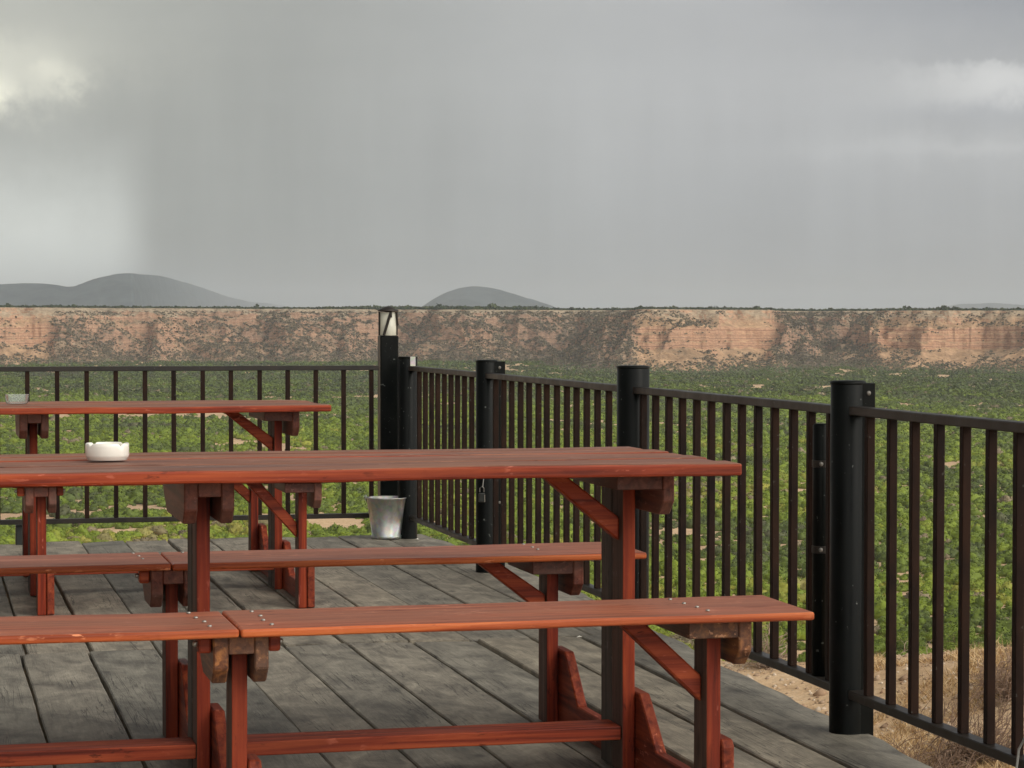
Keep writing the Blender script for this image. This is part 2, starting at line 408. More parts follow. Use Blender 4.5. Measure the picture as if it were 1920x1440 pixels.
def soilmat():
    mt, t, b = newmat('dry_soil')
    v1 = mapping(t, (1, 1, 1)); n = tex(t, 'ShaderNodeTexNoise', v1, Scale=.02, Detail=8, Roughness=.6).outputs[0]
    n2 = tex(t, 'ShaderNodeTexNoise', v1, Scale=2.2, Detail=9, Roughness=.72).outputs[0]
    n3 = tex(t, 'ShaderNodeTexNoise', v1, Scale=26, Detail=5, Roughness=.7).outputs[0]
    c = ramp(t, n2, [(.28, (.36, .235, .125)), (.48, (.60, .42, .245)), (.68, (.76, .58, .38))])
    c = mix(t, .5, c, ramp(t, n3, [(.3, g3(.55)), (.5, g3(1)), (.72, g3(1.35))]), 'MULTIPLY')
    c = mix(t, ramp(t, n, [(.4, g3(0)), (.62, g3(.45))]), c, (.30, .19, .135))
    t.links.new(c, b.inputs['Base Color']); b.inputs['Roughness'].default_value = .95; b.inputs['Specular IOR Level'].default_value = .15
    bump(t, b, n3, .9, .02); return mt
SOIL = soilmat()
fast_mesh('ground', np.stack([X, Y, Z], -1).reshape(-1, 3), grid_faces(len(rr), len(aa))[:, ::-1], SOIL, smooth=True, kind='structure')

# ---- the mesa across the valley, in polar bands seen from the deck
def pxaz(x): return YAW+math.atan((x-960)/FPX)
na2 = 1500; az2 = np.linspace(YAW-.30, YAW+.30, na2)
px = 960+np.tan(az2-YAW)*FPX
def bumpf(x, a, b, s): return ss(x, a-s, a+s)*(1-ss(x, b-s, b+s))
edge = 2200 + 60*(fbm(px*.004, px*0, 3, 31)-.5)*2 + 38*(ridge(px*.009, px*0+3, 3, 35)-.5)*2
edge = edge - 165*bumpf(px, 1190, 1452, 14) - 150*bumpf(px, 1655, 2050, 16) - 38*bumpf(px, 1575, 1660, 14) + 45*bumpf(px, 1485, 1560, 30) + 30*bumpf(px, 980, 1160, 60) - 25*bumpf(px, -60, 90, 30)
ds = np.concatenate([np.linspace(-185, -80, 40, endpoint=False), np.linspace(-80, 22, 150, endpoint=False), np.geomspace(22, 900, 26)])
# distance field so headlands have real flanks
D0 = 1900; nd = 330
dist = np.concatenate([np.linspace(1860, 2360, 380), np.geomspace(2310, 6000, 40)])
DD, A2 = np.meshgrid(dist, az2, indexing='ij'); PX = np.broadcast_to(px, DD.shape)
ug = (az2-YAW)*2150
s = DD-edge[None]
# true distance to the edge curve, using neighbouring columns
best = np.full(DD.shape, 1e9)
step = ug[1]-ug[0]
for k in range(-171, 172, 3):
    e = np.roll(edge, k); du = k*step
    if k > 0: e[:k] = edge[0]
    if k < 0: e[k:] = edge[-1]
    dd = DD-e[None]; q = np.where(np.sign(dd) == np.sign(s), 1e9, np.hypot(dd*0, du)+0*dd)
    # distance to the curve point (du, e)
    best = np.minimum(best, np.hypot(dd, du))
s = np.sign(s)*best
xw = ug[None]+0*DD; yw = DD
cliffy0 = np.clip(bumpf(px, 1195, 1450, 16)+bumpf(px, 1655, 2050, 16)+.75*bumpf(px, -80, 95, 14), 0, 1)[None]
gully = ridge(xw/46+.9*fbm(xw/60, yw/80, 2, 3), yw/260, 3, 41)
s = s + (gully-.58)*74*ss(s, 4, -60)*(1-ss(s, -70, -150)*.5) + (ridge(xw/15, yw/70, 3, 43)-.55)*(11-7*cliffy0)*ss(s, 2, -30) + (fbm(xw/14, yw/14, 4, 44)-.5)*9*ss(s, 8, -12)
cliffy = .12+.88*np.clip(bumpf(px, 1195, 1450, 16)+bumpf(px, 1655, 2050, 16)+.75*bumpf(px, -80, 95, 14)+.6*bumpf(px, 1578, 1655, 10), 0, 1)[None]
cliffy = np.clip(cliffy*(.75+.5*fbm(xw/30, yw*0+4, 3, 77)), 0, 1)
bare = np.clip(cliffy*.75+.25+.9*(fbm(xw/55, yw/40, 4, 83)-.5)-.15*bumpf(px, 960, 1180, 30)[None]-.2*bumpf(px, 1470, 1640, 20)[None], 0, 1)
# two profiles
def prof(s, pts):
    xs, zs = zip(*pts); return np.interp(s, xs, zs)
HT = 54.0
pa = prof(s, [(-150, 0), (-112, 3.0), (-62, 13), (-34, 20), (-32.5, 25), (-29, 26.5), (-27.5, 32), (-25, 33.5), (-23.5, 38), (-17, 41), (-8, 47.5), (-3, 51.0), (0, HT-.6), (8, HT), (5000, HT)])
pb = prof(s, [(-150, 0), (-100, 4), (-60, 16), (-37, 26), (-35, 29), (-30, 31), (-14, 42), (-12.5, 45), (-7, 47.5), (-5, 50.5), (0, HT-.6), (8, HT), (5000, HT)])
hz = pa*cliffy+pb*(1-cliffy)
hz = hz + (fbm(xw/9, yw/9, 4, 51)-.5)*2.6*ss(hz, 1, 8)*(1-ss(hz, HT-3, HT)) + (ridge(xw/34+hz/26, yw/45, 4, 57)-.55)*14*ss(hz, 3, 14)*(1-.7*cliffy0)*(1-ss(hz, 44, HT))
hz = hz + (PX-960)*(-.0012)*ss(hz, 30, HT)
base = FLOOR-.5
Zm = base+hz
Zm = np.where(hz < .15, base-3, Zm)
Xm = DD*np.sin(A2); Ym = DD*np.cos(A2)
def mesamat():
    mt, t, b = newmat('layered_sandstone')
    c = t.nodes.new('ShaderNodeTexCoord'); sp_ = t.nodes.new('ShaderNodeSeparateXYZ'); t.links.new(c.outputs['Object'], sp_.inputs[0])
    ge = t.nodes.new('ShaderNodeNewGeometry'); sn = t.nodes.new('ShaderNodeSeparateXYZ'); t.links.new(ge.outputs['True Normal'], sn.inputs[0])
    big = tex(t, 'ShaderNodeTexNoise', mapping(t, (1, 1, 1)), Scale=.028, Detail=8, Roughness=.62).outputs[0]
    fine = tex(t, 'ShaderNodeTexNoise', mapping(t, (1, 1, 1.6)), Scale=.22, Detail=7, Roughness=.7).outputs[0]
    # strata: height, slightly warped
    E.nt = t
    zz = E(sp_.outputs[2]) + (E(fine)-.5)*1.2 + (E(big)-.5)*5.0
    cb = t.nodes.new('ShaderNodeCombineXYZ'); t.links.new(zz.v, cb.inputs[2])
    st = tex(t, 'ShaderNodeTexNoise', cb.outputs[0], Scale=.45, Detail=5, Roughness=.7).outputs[0]
    at_ = t.nodes.new('ShaderNodeAttribute'); at_.attribute_name = 'tint'; bare_ = at_.outputs['Fac']
    E.nt = t; rock = ramp(t, st, [(.34, (.20, .10, .065)), (.44, (.47, .25, .15)), (.54, (.60, .37, .23)), (.60, (.30, .155, .10)), (.70, (.52, .29, .18))])
    soil = ramp(t, bare_, [(.12, (.20, .155, .108)), (.4, (.30, .215, .142)), (.7, (.385, .268, .165)), (.95, (.49, .315, .185))])
    mid_ = tex(t, 'ShaderNodeTexNoise', mapping(t, (1, 1, 1.5)), Scale=.09, Detail=6, Roughness=.65).outputs[0]
    soil = mix(t, .7, soil, ramp(t, mid_, [(.34, g3(.6)), (.5, g3(1)), (.66, g3(1.35))]), 'MULTIPLY')
    soil = mix(t, .7, soil, ramp(t, big, [(.32, g3(.65)), (.5, g3(1)), (.68, g3(1.3))]), 'MULTIPLY')
    cream = ramp(t, fine, [(.3, (.34, .27, .19)), (.7, (.52, .43, .30))])
    hi = (E(sp_.outputs[2]) + (E(big)-.5)*16.0)
    soil = mix(t, (sstep(hi, 0.5, 7.5)*.75).v, soil, cream)
    steep = sstep(E(sn.outputs[2]) + (E(fine)-.5)*.30, .80, .60)
    rock = mix(t, bare_, mix(t, .6, rock, (.24, .18, .135)), rock)
    col = mix(t, steep.v, soil, rock)
    col = mix(t, .6, col, ramp(t, fine, [(.32, g3(.5)), (.5, g3(.95)), (.7, g3(1.25))]), 'MULTIPLY')
    t.links.new(col, b.inputs['Base Color']); b.inputs['Roughness'].default_value = .95; b.inputs['Specular IOR Level'].default_value = .1
    bump(t, b, fine, 1.0, 2.5); return mt
fast_mesh('mesa', np.stack([Xm, Ym, Zm], -1).reshape(-1, 3), grid_faces(len(dist), na2)[:, ::-1], mesamat(), smooth=False, attr=(bare[:-1, :-1]).ravel(), kind='structure')

# ---- distant hills
HILLM, t, b = newmat('hazed_hill_scrub')
hn = tex(t, 'ShaderNodeTexNoise', mapping(t, (1, 1, 2)), Scale=.006, Detail=8, Roughness=.7).outputs[0]
t.links.new(ramp(t, hn, [(.38, (.008, .016, .020)), (.62, (.050, .066, .068))]), b.inputs['Base Color']); b.inputs['Roughness'].default_value = 1; b.inputs['Specular IOR Level'].default_value = 0  # dark scrub with a slight blue of distant air put into its colour
def hill(line, D, depth, seed, recede=0):
    a = np.linspace(YAW-.34, YAW+.34, 700); d = np.linspace(-1, 1, 30)
    Dg, Ag = np.meshgrid(d, a, indexing='ij'); pxx = 960+np.tan(Ag-YAW)*FPX
    lx, ly = zip(*line); q = np.zeros_like(pxx)
    for o in range(-18, 19, 3): q += (604-np.interp(pxx+o, lx, ly, left=ly[0], right=ly[-1]))/13
    top = q+3.4*(fbm(pxx*.03, Dg*3, 5, seed)-.5)*ss(q, 18, 30)
    z = CAM_H+(top-(top+30)*np.abs(Dg)**1.5*.9)/FPX*D + (fbm(pxx*.02, Dg*4, 3, seed+3)-.5)*D*.007*ss(np.abs(Dg), 0, .3)
    r = D+Dg*depth+recede*np.clip(pxx-250, 0, 400)
    z = CAM_H+(z-CAM_H)*r/(D+Dg*depth)
    fast_mesh('hills', np.stack([r*np.sin(Ag), r*np.cos(Ag), z], -1).reshape(-1, 3), grid_faces(30, 700)[:, ::-1], HILLM, smooth=True, kind='structure')
hill([(-600, 560), (-200, 542), (0, 537), (55, 534), (100, 536), (138, 541), (165, 530), (205, 518), (245, 514), (300, 519), (345, 530), (390, 545), (430, 560), (500, 571), (570, 582), (640, 600), (700, 620)], 9000, 900, 5, 42)
hill([(700, 620), (770, 592), (800, 569), (838, 547), (878, 536), (925, 541), (985, 558), (1040, 576), (1080, 595), (1150, 620)], 10500, 800, 8)
hill([(1600, 620), (1690, 590), (1770, 574), (1850, 568), (1925, 572), (2050, 585)], 16500, 1000, 11)

# ------------------------------------------------------------------ foliage
def leafmat(name, stops, rough=.6, rnd=False, spec=.25):
    mt, t, b = newmat(name)
    if rnd == 'obj':
        a = t.nodes.new('ShaderNodeAttribute'); a.attribute_type = 'OBJECT'; a.attribute_name = 'leaf_tint'; f = a.outputs['Fac']
    elif rnd: f = t.nodes.new('ShaderNodeObjectInfo').outputs['Random']
    else:
        a = t.nodes.new('ShaderNodeAttribute'); a.attribute_name = 'tint'; f = a.outputs['Fac']
    isl = t.nodes.new('ShaderNodeNewGeometry').outputs['Random Per Island']
    c = ramp(t, f, stops); c = mix(t, .5, c, ramp(t, isl, [(0, g3(.7)), (1, g3(1.35))]), 'MULTIPLY')
    t.links.new(c, b.inputs['Base Color']); b.inputs['Roughness'].default_value = rough; b.inputs['Specular IOR Level'].default_value = spec
    return mt
GREENS = [(0, (.092, .086, .048)), (.20, (.074, .098, .026)), (.48, (.122, .170, .016)), (.78, (.180, .235, .020)), (.93, (.26, .25, .04)), (1, (.21, .17, .10))]
BUSHM = leafmat('bush_leaves', GREENS); BUSHMR = leafmat('near_bush_leaves', GREENS, rnd='obj')
def bush_quads(cx, cy_, cz, r, h, tint, nleaf, leaf, lobes=5, r_=None, low=-.1, lo=None):
    """leaf cards for many bushes at once: returns verts, faces, tint"""
    g = r_ or rng; n = len(cx)
    if lo is None: lo = make_lobes(n, lobes, g)
    k = g.integers(0, lo.shape[1], (n, nleaf)); L = np.take_along_axis(lo, k[..., None].repeat(3, -1), 1)
    d = g.normal(size=(n, nleaf, 3)); d /= np.linalg.norm(d, axis=-1, keepdims=True); d[..., 2] = np.where(d[..., 2] < low, -d[..., 2], d[..., 2])
    P = L+d*(.52 if lobes < 6 and lo.shape[1] < 8 else .34)*g.uniform(.75, 1.15, (n, nleaf, 1))
    S_ = np.stack([r, r, h], -1)[:, None]
    P = P*S_; P[..., 2] += .28*h[:, None]*0
    P += np.stack([cx, cy_, cz], -1)[:, None]
    nrm = d+g.normal(size=d.shape)*.55; nrm /= np.linalg.norm(nrm, axis=-1, keepdims=True)
    ref = g.normal(size=d.shape); a = np.cross(nrm, ref); a /= np.linalg.norm(a, axis=-1, keepdims=True)+1e-9; b = np.cross(nrm, a)
    sz = (leaf*g.uniform(.6, 1.3, (n, nleaf)))[..., None]*(r[:, None, None])
    a = a*sz; b = b*sz*.8
    V = np.stack([P-a, P-b, P+a, P+b], 2).reshape(-1, 3); Fc = np.arange(len(V)).reshape(-1, 4)
    return V, Fc, np.repeat(tint, nleaf)
def bush_core(cx, cy_, cz, r, h, tint, lo, nu=8, nv=5, R0=.33):
    """leafy mass of each bush: a lumpy shell made of the union of its lobes"""
    n = len(cx); th = np.linspace(0, 2*math.pi, nu, endpoint=False); ph = np.linspace(-.25, 1.45, nv)
    T, P_ = np.meshgrid(th, ph); d = np.stack([np.cos(T)*np.cos(P_), np.sin(T)*np.cos(P_), np.sin(P_)], -1).reshape(-1, 3)
    dot = np.einsum('kd,nld->nkl', d, lo); l2 = (lo**2).sum(-1)[:, None]; disc = dot**2-l2+R0*R0
    rr_ = np.where(disc > 0, dot+np.sqrt(np.maximum(disc, 0)), .2).max(-1)
    rr_ = rr_*rng.uniform(.80, 1.06, rr_.shape)
    V = d[None]*rr_[..., None]*np.stack([r, r, h], -1)[:, None]+np.stack([cx, cy_, cz], -1)[:, None]
    i = np.arange(nv-1)[:, None]; j = np.arange(nu)[None]; a = i*nu+j; b = i*nu+(j+1) % nu
    f = np.stack([a, b, b+nu, a+nu], -1).reshape(-1, 4); top = (nv-1)*nu
    f = np.concatenate([f, [[top+k, top+(k+1) % nu, top+(k+2) % nu, top+(k+3) % nu] for k in (0, nu//2-1)]]) if nu == 8 else f
    Fc = (f[None]+(np.arange(n)*nu*nv)[:, None, None]).reshape(-1, 4)
    return V.reshape(-1, 3), Fc, np.repeat(tint, len(f))
def make_lobes(n, lobes, g):
    lo = g.normal(size=(n, lobes, 3)); lo /= np.linalg.norm(lo, axis=-1, keepdims=True); lo *= g.uniform(.30, .72, (n, lobes, 1)); lo[..., 2] = np.abs(lo[..., 2])*.80
    return lo
# scatter over the valley floor
def scatter(n, r0, r1, amin, amax):
    r = np.sqrt(rng.uniform(r0*r0, r1*r1, n)); a = rng.uniform(amin, amax, n); return r*np.sin(a), r*np.cos(a)
AMIN, AMAX = YAW-.26, YAW+.27
def keep(x, y):
    r = np.hypot(x, y); a = np.arctan2(x, y); p = 960+np.tan(a-YAW)*FPX
    n = fbm(x*.016, y*.009, 3, 61, .6); n2 = fbm(x*.085, y*.045, 3, 66, .6)
    cover = n*.34+n2*.66
    wash = np.exp(-((r-(985+55*np.sin(a*9+1)+40*fbm(a*30, a*0, 2, 5)))/30)**2)*(.35+.65*ss(p, 1400, 600))
    wash2 = np.exp(-((r-(620+40*np.sin(a*14)))/16)**2)*bumpf(p, 1350, 1750, 120)
    wash3 = np.exp(-((r-(490+25*np.sin(a*20)))/11)**2)*bumpf(p, -100, 700, 100)
    return cover-.20*wash-.15*wash2-.12*wash3 > .335+.06*ss(r, 500, 1500)
allx, ally = scatter(270000, 255, 2085, AMIN, AMAX)
kk = keep(allx, ally); allx, ally = allx[kk], ally[kk]
R_ = np.hypot(allx, ally)
# thin to a natural spacing
dens = np.where(R_ < 420, 1.0, np.where(R_ < 900, .85, .62)); kk = rng.random(len(allx)) < dens; allx, ally = allx[kk], ally[kk]; R_ = R_[kk]
order = np.argsort(R_); allx, ally, R_ = allx[order], ally[order], R_[order]
azs = np.arctan2(allx, ally); pxs = 960+np.tan(azs-YAW)*FPX
vis = (pxs > 0) & (pxs < 1920)
rad = rng.gamma(5.5, .25, len(allx)).clip(.6, 3.4)*(1+.25*(fbm(allx*.02, ally*.02, 2, 9)-.5)); hh = rad*rng.uniform(.7, 1.1, len(allx))
tint = np.clip(.50+1.1*(fbm(allx*.035, ally*.018, 4, 71)-.5)+.34*(rng.random(len(allx))-.5), 0, 1)
tint = np.clip(tint*(1.10-.60*ss(R_, 600, 1700)), 0, 1); tint = np.where(rng.random(len(allx)) > .975, 1.0, tint)
gz = ground_h(allx, ally)
# only those whose top can be seen over the edge of the hilltop
N_IND = 300
drop = (CAM_H-gz-hh)/R_*FPX+603
seen = vis & ((drop < 1020) | ((pxs > 1000) & (drop < 1225)))
ind = np.where(seen)[0][:N_IND]
mask = np.ones(len(allx), bool); mask[ind] = False
protos = []
for i in range(8):
    g = np.random.default_rng(100+i); one = np.ones(1)
    lo = make_lobes(1, 16, g); V, Fc, tt = bush_quads(one*0, one*0, one*.15, one, one, one*.5, 1700, .042, 8, g, lo=lo)
    V2, F2, tt = bush_core(one*0, one*0, one*.12, one*.93, one*.93, one, lo, 36, 18); Fc = np.concatenate([Fc, F2+len(V)]); V = np.concatenate([V, V2])
    # a few bare stems under the leaves
    st = []
    for q in range(5):
        a = g.uniform(0, 6.28); e = np.array([math.cos(a)*.35, math.sin(a)*.35, .6]); w = np.array([-math.sin(a), math.cos(a), 0])*.025
        st.append([w, -w, e-w, e+w])
    SV = np.array(st).reshape(-1, 3); SF = np.arange(len(SV)).reshape(-1, 4)+len(V)
    o = fast_mesh('valley_bush', np.concatenate([V, SV]), np.concatenate([Fc, SF]), BUSHMR)
    protos.append(o.data); bpy.data.objects.remove(o)
for j, i in enumerate(ind):
    o = bpy.data.objects.new('valley_bush', protos[j % 8]); COL.objects.link(o)
    o.location = (allx[i], ally[i], gz[i]); o.scale = (rad[i], rad[i], hh[i]); o.rotation_euler = (0, 0, random.random()*6.28)
    o['leaf_tint'] = float(tint[i])
    tag(o, 'round green thorn bush in the nearest band of valley scrub past the deck edge', 'bush', 'nearest bushes of the valley scrub')
parts = []; off = 0
for lo_, hi_, nl, lf in ((0, 520, 190, .078), (520, 850, 74, .115), (850, 1300, 30, .18), (1300, 2200, 22, .34)):
    q = mask & (R_ >= lo_) & (R_ < hi_)
    lb_ = make_lobes(int(q.sum()), 12, rng)
    V, Fc, tt = bush_quads(allx[q], ally[q], gz[q]+.1, rad[q], hh[q], tint[q], nl, lf, 5, lo=lb_)
    if hi_ <= 1300:
        nu_, nv_ = (14, 8) if hi_ <= 520 else (8, 5)
        V2, F2, t2 = bush_core(allx[q], ally[q], gz[q]+.08, rad[q], hh[q], tint[q], lb_, nu_, nv_); Fc = np.concatenate([Fc, F2+len(V)]); V = np.concatenate([V, V2]); tt = np.concatenate([tt, t2])
    parts.append((V, Fc+off, tt)); off += len(V)
fast_mesh('valley_scrub', np.concatenate([p[0] for p in parts]), np.concatenate([p[1] for p in parts]), BUSHM, attr=np.concatenate([p[2] for p in parts]),
          kind='stuff', label='green thorn scrub covering the valley floor below the mesa', cat='scrub')
# scrub on the mesa slopes and trees along its rim
DRY = [(0, (.11, .09, .062)), (.4, (.15, .125, .08)), (.7, (.20, .165, .105)), (1, (.11, .15, .055))]
SCRUBM = leafmat('slope_scrub_leaves', DRY, .8)
nz = np.gradient(Zm, axis=0)/np.gradient(DD, axis=0)
nmesa = 130000
ii = rng.integers(3, 379, nmesa*2); jj = rng.integers(3, na2-3, nmesa*2)
slope = nz[ii, jj]; hzz = hz[ii, jj]
spur = (gully-.5)[ii, jj]
cov = .34*fbm(xw[ii, jj]/9, hzz/4, 3, 91, .6)+.34*fbm(xw[ii, jj]/42+hzz/30, hzz/11, 3, 95, .6)+.32*rng.random(len(ii))+.16*spur
wood = .055*(bumpf(px, 960, 1175, 40)+bumpf(px, 1470, 1620, 25)+.8*bumpf(px, 100, 760, 90)+.6*bumpf(px, 800, 960, 30))-.02
green_low = 1-ss(hzz, 2, 16)
ok = (hzz > .4) & (hzz < HT-2.5) & (slope < 1.3) & (cov > .530-.24*green_low-wood[jj]+.22*(bare[ii, jj]-.5)-.05*(1-cliffy[0, jj] if cliffy.shape[0] == 1 else 1-cliffy[ii, jj]))
ii, jj = ii[ok], jj[ok]
bx, by, bz = Xm[ii, jj]+rng.normal(0, .5, len(ii)), Ym[ii, jj]+rng.normal(0, .4, len(ii)), Zm[ii, jj]
br_ = rng.uniform(.6, 1.5, len(ii))*(1+.6*(rng.random(len(ii)) > .93)); tn = np.clip(rng.random(len(ii))*.75+.5*(1-ss(hz[ii, jj], 2, 12)), 0, 1)
V, Fc, tt = bush_quads(bx, by, bz+.1, br_, br_*.8, tn, 9, .48, 3)
fast_mesh('slope_scrub', V, Fc, SCRUBM, attr=tt, kind='stuff', label='dull grey green scrub dotting the slopes of the mesa', cat='scrub')
RIMM = leafmat('rim_tree_leaves', [(0, (.030, .040, .018)), (.6, (.045, .062, .022)), (1, (.07, .085, .03))], .8)
nrim = 9000; jj = rng.integers(2, na2-2, nrim); dd = rng.gamma(1.4, 28, nrim)+5
rx = edge[jj]+dd; rim_h = rng.uniform(1.0, 2.1, nrim)*(1+.5*bumpf(px[jj], 640, 1010, 60))*(rng.random(nrim)*.5+.7)
big = rng.random(nrim) > .985; rim_h = np.where(big, rim_h*1.9, rim_h)
zt_ = base+HT+(px[jj]-960)*(-.0012)
V, Fc, tt = bush_quads(rx*np.sin(az2[jj]), rx*np.cos(az2[jj]), zt_-.1, rim_h*1.2, rim_h, rng.random(nrim), 20, .36, 3)
fast_mesh('rim_trees', V, Fc, RIMM, attr=tt, kind='stuff', label='dark line of low trees along the flat rim of the mesa', cat='trees')

# ---- dry twiggy bushes by the deck
TWIG = leafmat('dry_twigs', [(0, (.19, .125, .085)), (.5, (.29, .20, .14)), (1, (.42, .32, .24))], .85, rnd=True)
def twig_bush(seed, n, size, up, curl, thick=.004, mat=None):
    g = random.Random(seed); V = []; Fc = []
    def strand(p, d, L, r, depth):
        k = 6; pts = [p.copy()]
        for i in range(k):
            d = (d+Vector((g.gauss(0, curl), g.gauss(0, curl), g.gauss(0, curl*.8)-.02*i))).normalized(); p = p+d*L/k; pts.append(p.copy())
            if depth < 3 and g.random() < .42: strand(p.copy(), (d+Vector((g.gauss(0, .7), g.gauss(0, .7), g.gauss(.1, .5)))).normalized(), L*g.uniform(.35, .6), r*.6, depth+1)
        for i, q in enumerate(pts):
            rr_ = r*(1-.75*i/len(pts)); a = g.random()*.5
            b0 = len(V)
            for w in range(3):
                an = a+w*2.094; V.append((q.x+math.cos(an)*rr_, q.y+math.sin(an)*rr_, q.z+(rr_ if w == 1 else 0)))
            if i:
                for w in range(3): Fc.append((b0-3+w, b0-3+(w+1) % 3, b0+(w+1) % 3, b0+w))
    for _ in range(n):
        a = g.random()*6.283; d = Vector((math.cos(a)*g.uniform(.2, 1), math.sin(a)*g.uniform(.2, 1), up*g.uniform(.3, 1.2))).normalized()
        strand(Vector((math.cos(a)*size*.12*g.random(), math.sin(a)*size*.12*g.random(), -.03)), d, size*g.uniform(.6, 1.15), thick*g.uniform(.6, 1.2), 0)
    return V, Fc
def gh(x, y): return float(ground_h(np.array([x]), np.array([y]))[0])
def polar(pxl, r_): a_ = pxaz(pxl); return r_*math.sin(a_), r_*math.cos(a_)
dry = [  # photo bearing, distance, size, twigs, up, label
    (1840, 18.3, .50, 110, .7, 'tangled brown dry bush behind the last balusters at the right edge of the photo'),
    (1745, 17.6, .34, 70, .7, 'brown dry bush under the bottom rail, second from the nearest post'),
    (1665, 16.9, .28, 50, .7, 'low dry bush just right of the foot of the nearest post'),
    (1905, 19.6, .46, 90, .8, 'dry bush at the very right edge of the photo above the bottom rail'),
    (1790, 16.2, .36, 80, .7, 'low dry bush at the bottom right below the bottom rail'),
    (1668, 23.2, .72, 80, 1.4, 'bare grey shrub on the crest behind the balusters right of the nearest post'),
    (1725, 24.0, .55, 60, 1.3, 'bare grey shrub on the left shoulder of the sandy knoll'),
    (1895, 23.0, .50, 70, 1.2, 'small bare shrub on the right shoulder of the sandy knoll'),
    (1440, 22.6, .36, 50, 1.2, 'small bare shrub on the crest behind the balusters left of the nearest post')]
dry = [(*polar(p, d_), *q) for p, d_, *q in dry]
for i, (x, y, sz, n, up, lb) in enumerate(dry):
    V, Fc = twig_bush(50+i, n, sz, up, .28, .0085 if y < 19 else .010)
    o = fast_mesh('dry_bush', V, Fc, TWIG, label=lb, cat='dry bush', group='dry bushes beside the deck'); o.location = (x, y, gh(x, y))
# dead shrubs rising in front of the valley beyond the far railing
deads = [(*polar(30, 26.5), 'thin bare branches showing under the far railing at the left edge of the photo'),
         (*polar(150, 27), 'thin bare branches below the far railing, beneath the white ashtray'),
         (*polar(640, 25.5), 'pale dry twigs beyond the deck edge just left of the metal bucket')]
for i, (x, y, lb) in enumerate(deads):
    V, Fc = twig_bush(90+i, 26, 1.3 if i < 2 else .62, 1.1, .22, .008); o = fast_mesh('dead_shrub', V, Fc, TWIG, label=lb, cat='dead shrub', group='dead shrubs beyond the far railing')
    o.location = (x, y, gh(x, y)-.05)
# dry grass and litter on the hilltop soil
ng = 130000
gr = rng.uniform(12, 23.5, ng); ga = rng.uniform(.30, .50, ng); gx = gr*np.sin(ga); gy = gr*np.cos(ga); cl = fbm(gx*1.3, gy*1.3, 3, 13); kq = (cl > .60-.08*ss(ga, .38, .44)); gx, gy = gx[kq], gy[kq]
gzz = ground_h(gx, gy); n = len(gx); hgt = rng.uniform(.018, .075, n)*(1+1.2*(rng.random(n) > .9)); a = rng.uniform(0, 6.28, n); ln_ = rng.normal(0, 1, (n, 2))*hgt[:, None]*.9; w = .0035+.002*rng.random(n)
B0 = np.stack([gx-np.cos(a)*w, gy-np.sin(a)*w, gzz-.004], -1); B1 = np.stack([gx+np.cos(a)*w, gy+np.sin(a)*w, gzz-.004], -1); T1 = np.stack([gx+ln_[:, 0], gy+ln_[:, 1], gzz+hgt], -1)
V = np.stack([B0, B1, T1], 1).reshape(-1, 3)
GRASSM = leafmat('dry_grass', [(0, (.34, .21, .10)), (.6, (.58, .40, .20)), (1, (.75, .60, .36))], .9)
fast_mesh('dry_grass', V, np.arange(len(V)).reshape(-1, 3), GRASSM, attr=rng.random(n), kind='stuff', label='short dry straw grass on the sandy soil beside the deck', cat='grass')
npb = 9000
gr = rng.uniform(10, 23.5, npb); ga = rng.uniform(.28, .52, npb); gx = gr*np.sin(ga); gy = gr*np.cos(ga); gzz = ground_h(gx, gy); sz = rng.gamma(1.6, .009, npb)+.006
octv = np.array([(1, 0, 0), (0, 1, 0), (-1, 0, 0), (0, -1, 0), (0, 0, .7), (0, 0, -.7)]); octf = np.array([(0, 1, 4), (1, 2, 4), (2, 3, 4), (3, 0, 4), (1, 0, 5), (2, 1, 5), (3, 2, 5), (0, 3, 5)])
V = (octv[None]*rng.uniform(.6, 1.3, (npb, 6, 1))*sz[:, None, None]+np.stack([gx, gy, gzz], -1)[:, None]).reshape(-1, 3)
Fc = (octf[None]+np.arange(npb)[:, None, None]*6).reshape(-1, 3)
PEBM = leafmat('pebbles', [(0, (.28, .18, .11)), (.6, (.42, .31, .21)), (1, (.6, .5, .38))], .9)
fast_mesh('gravel', V, Fc, PEBM, attr=np.repeat(rng.random(npb), 8), kind='stuff', label='small pale stones scattered on the sandy soil', cat='gravel')

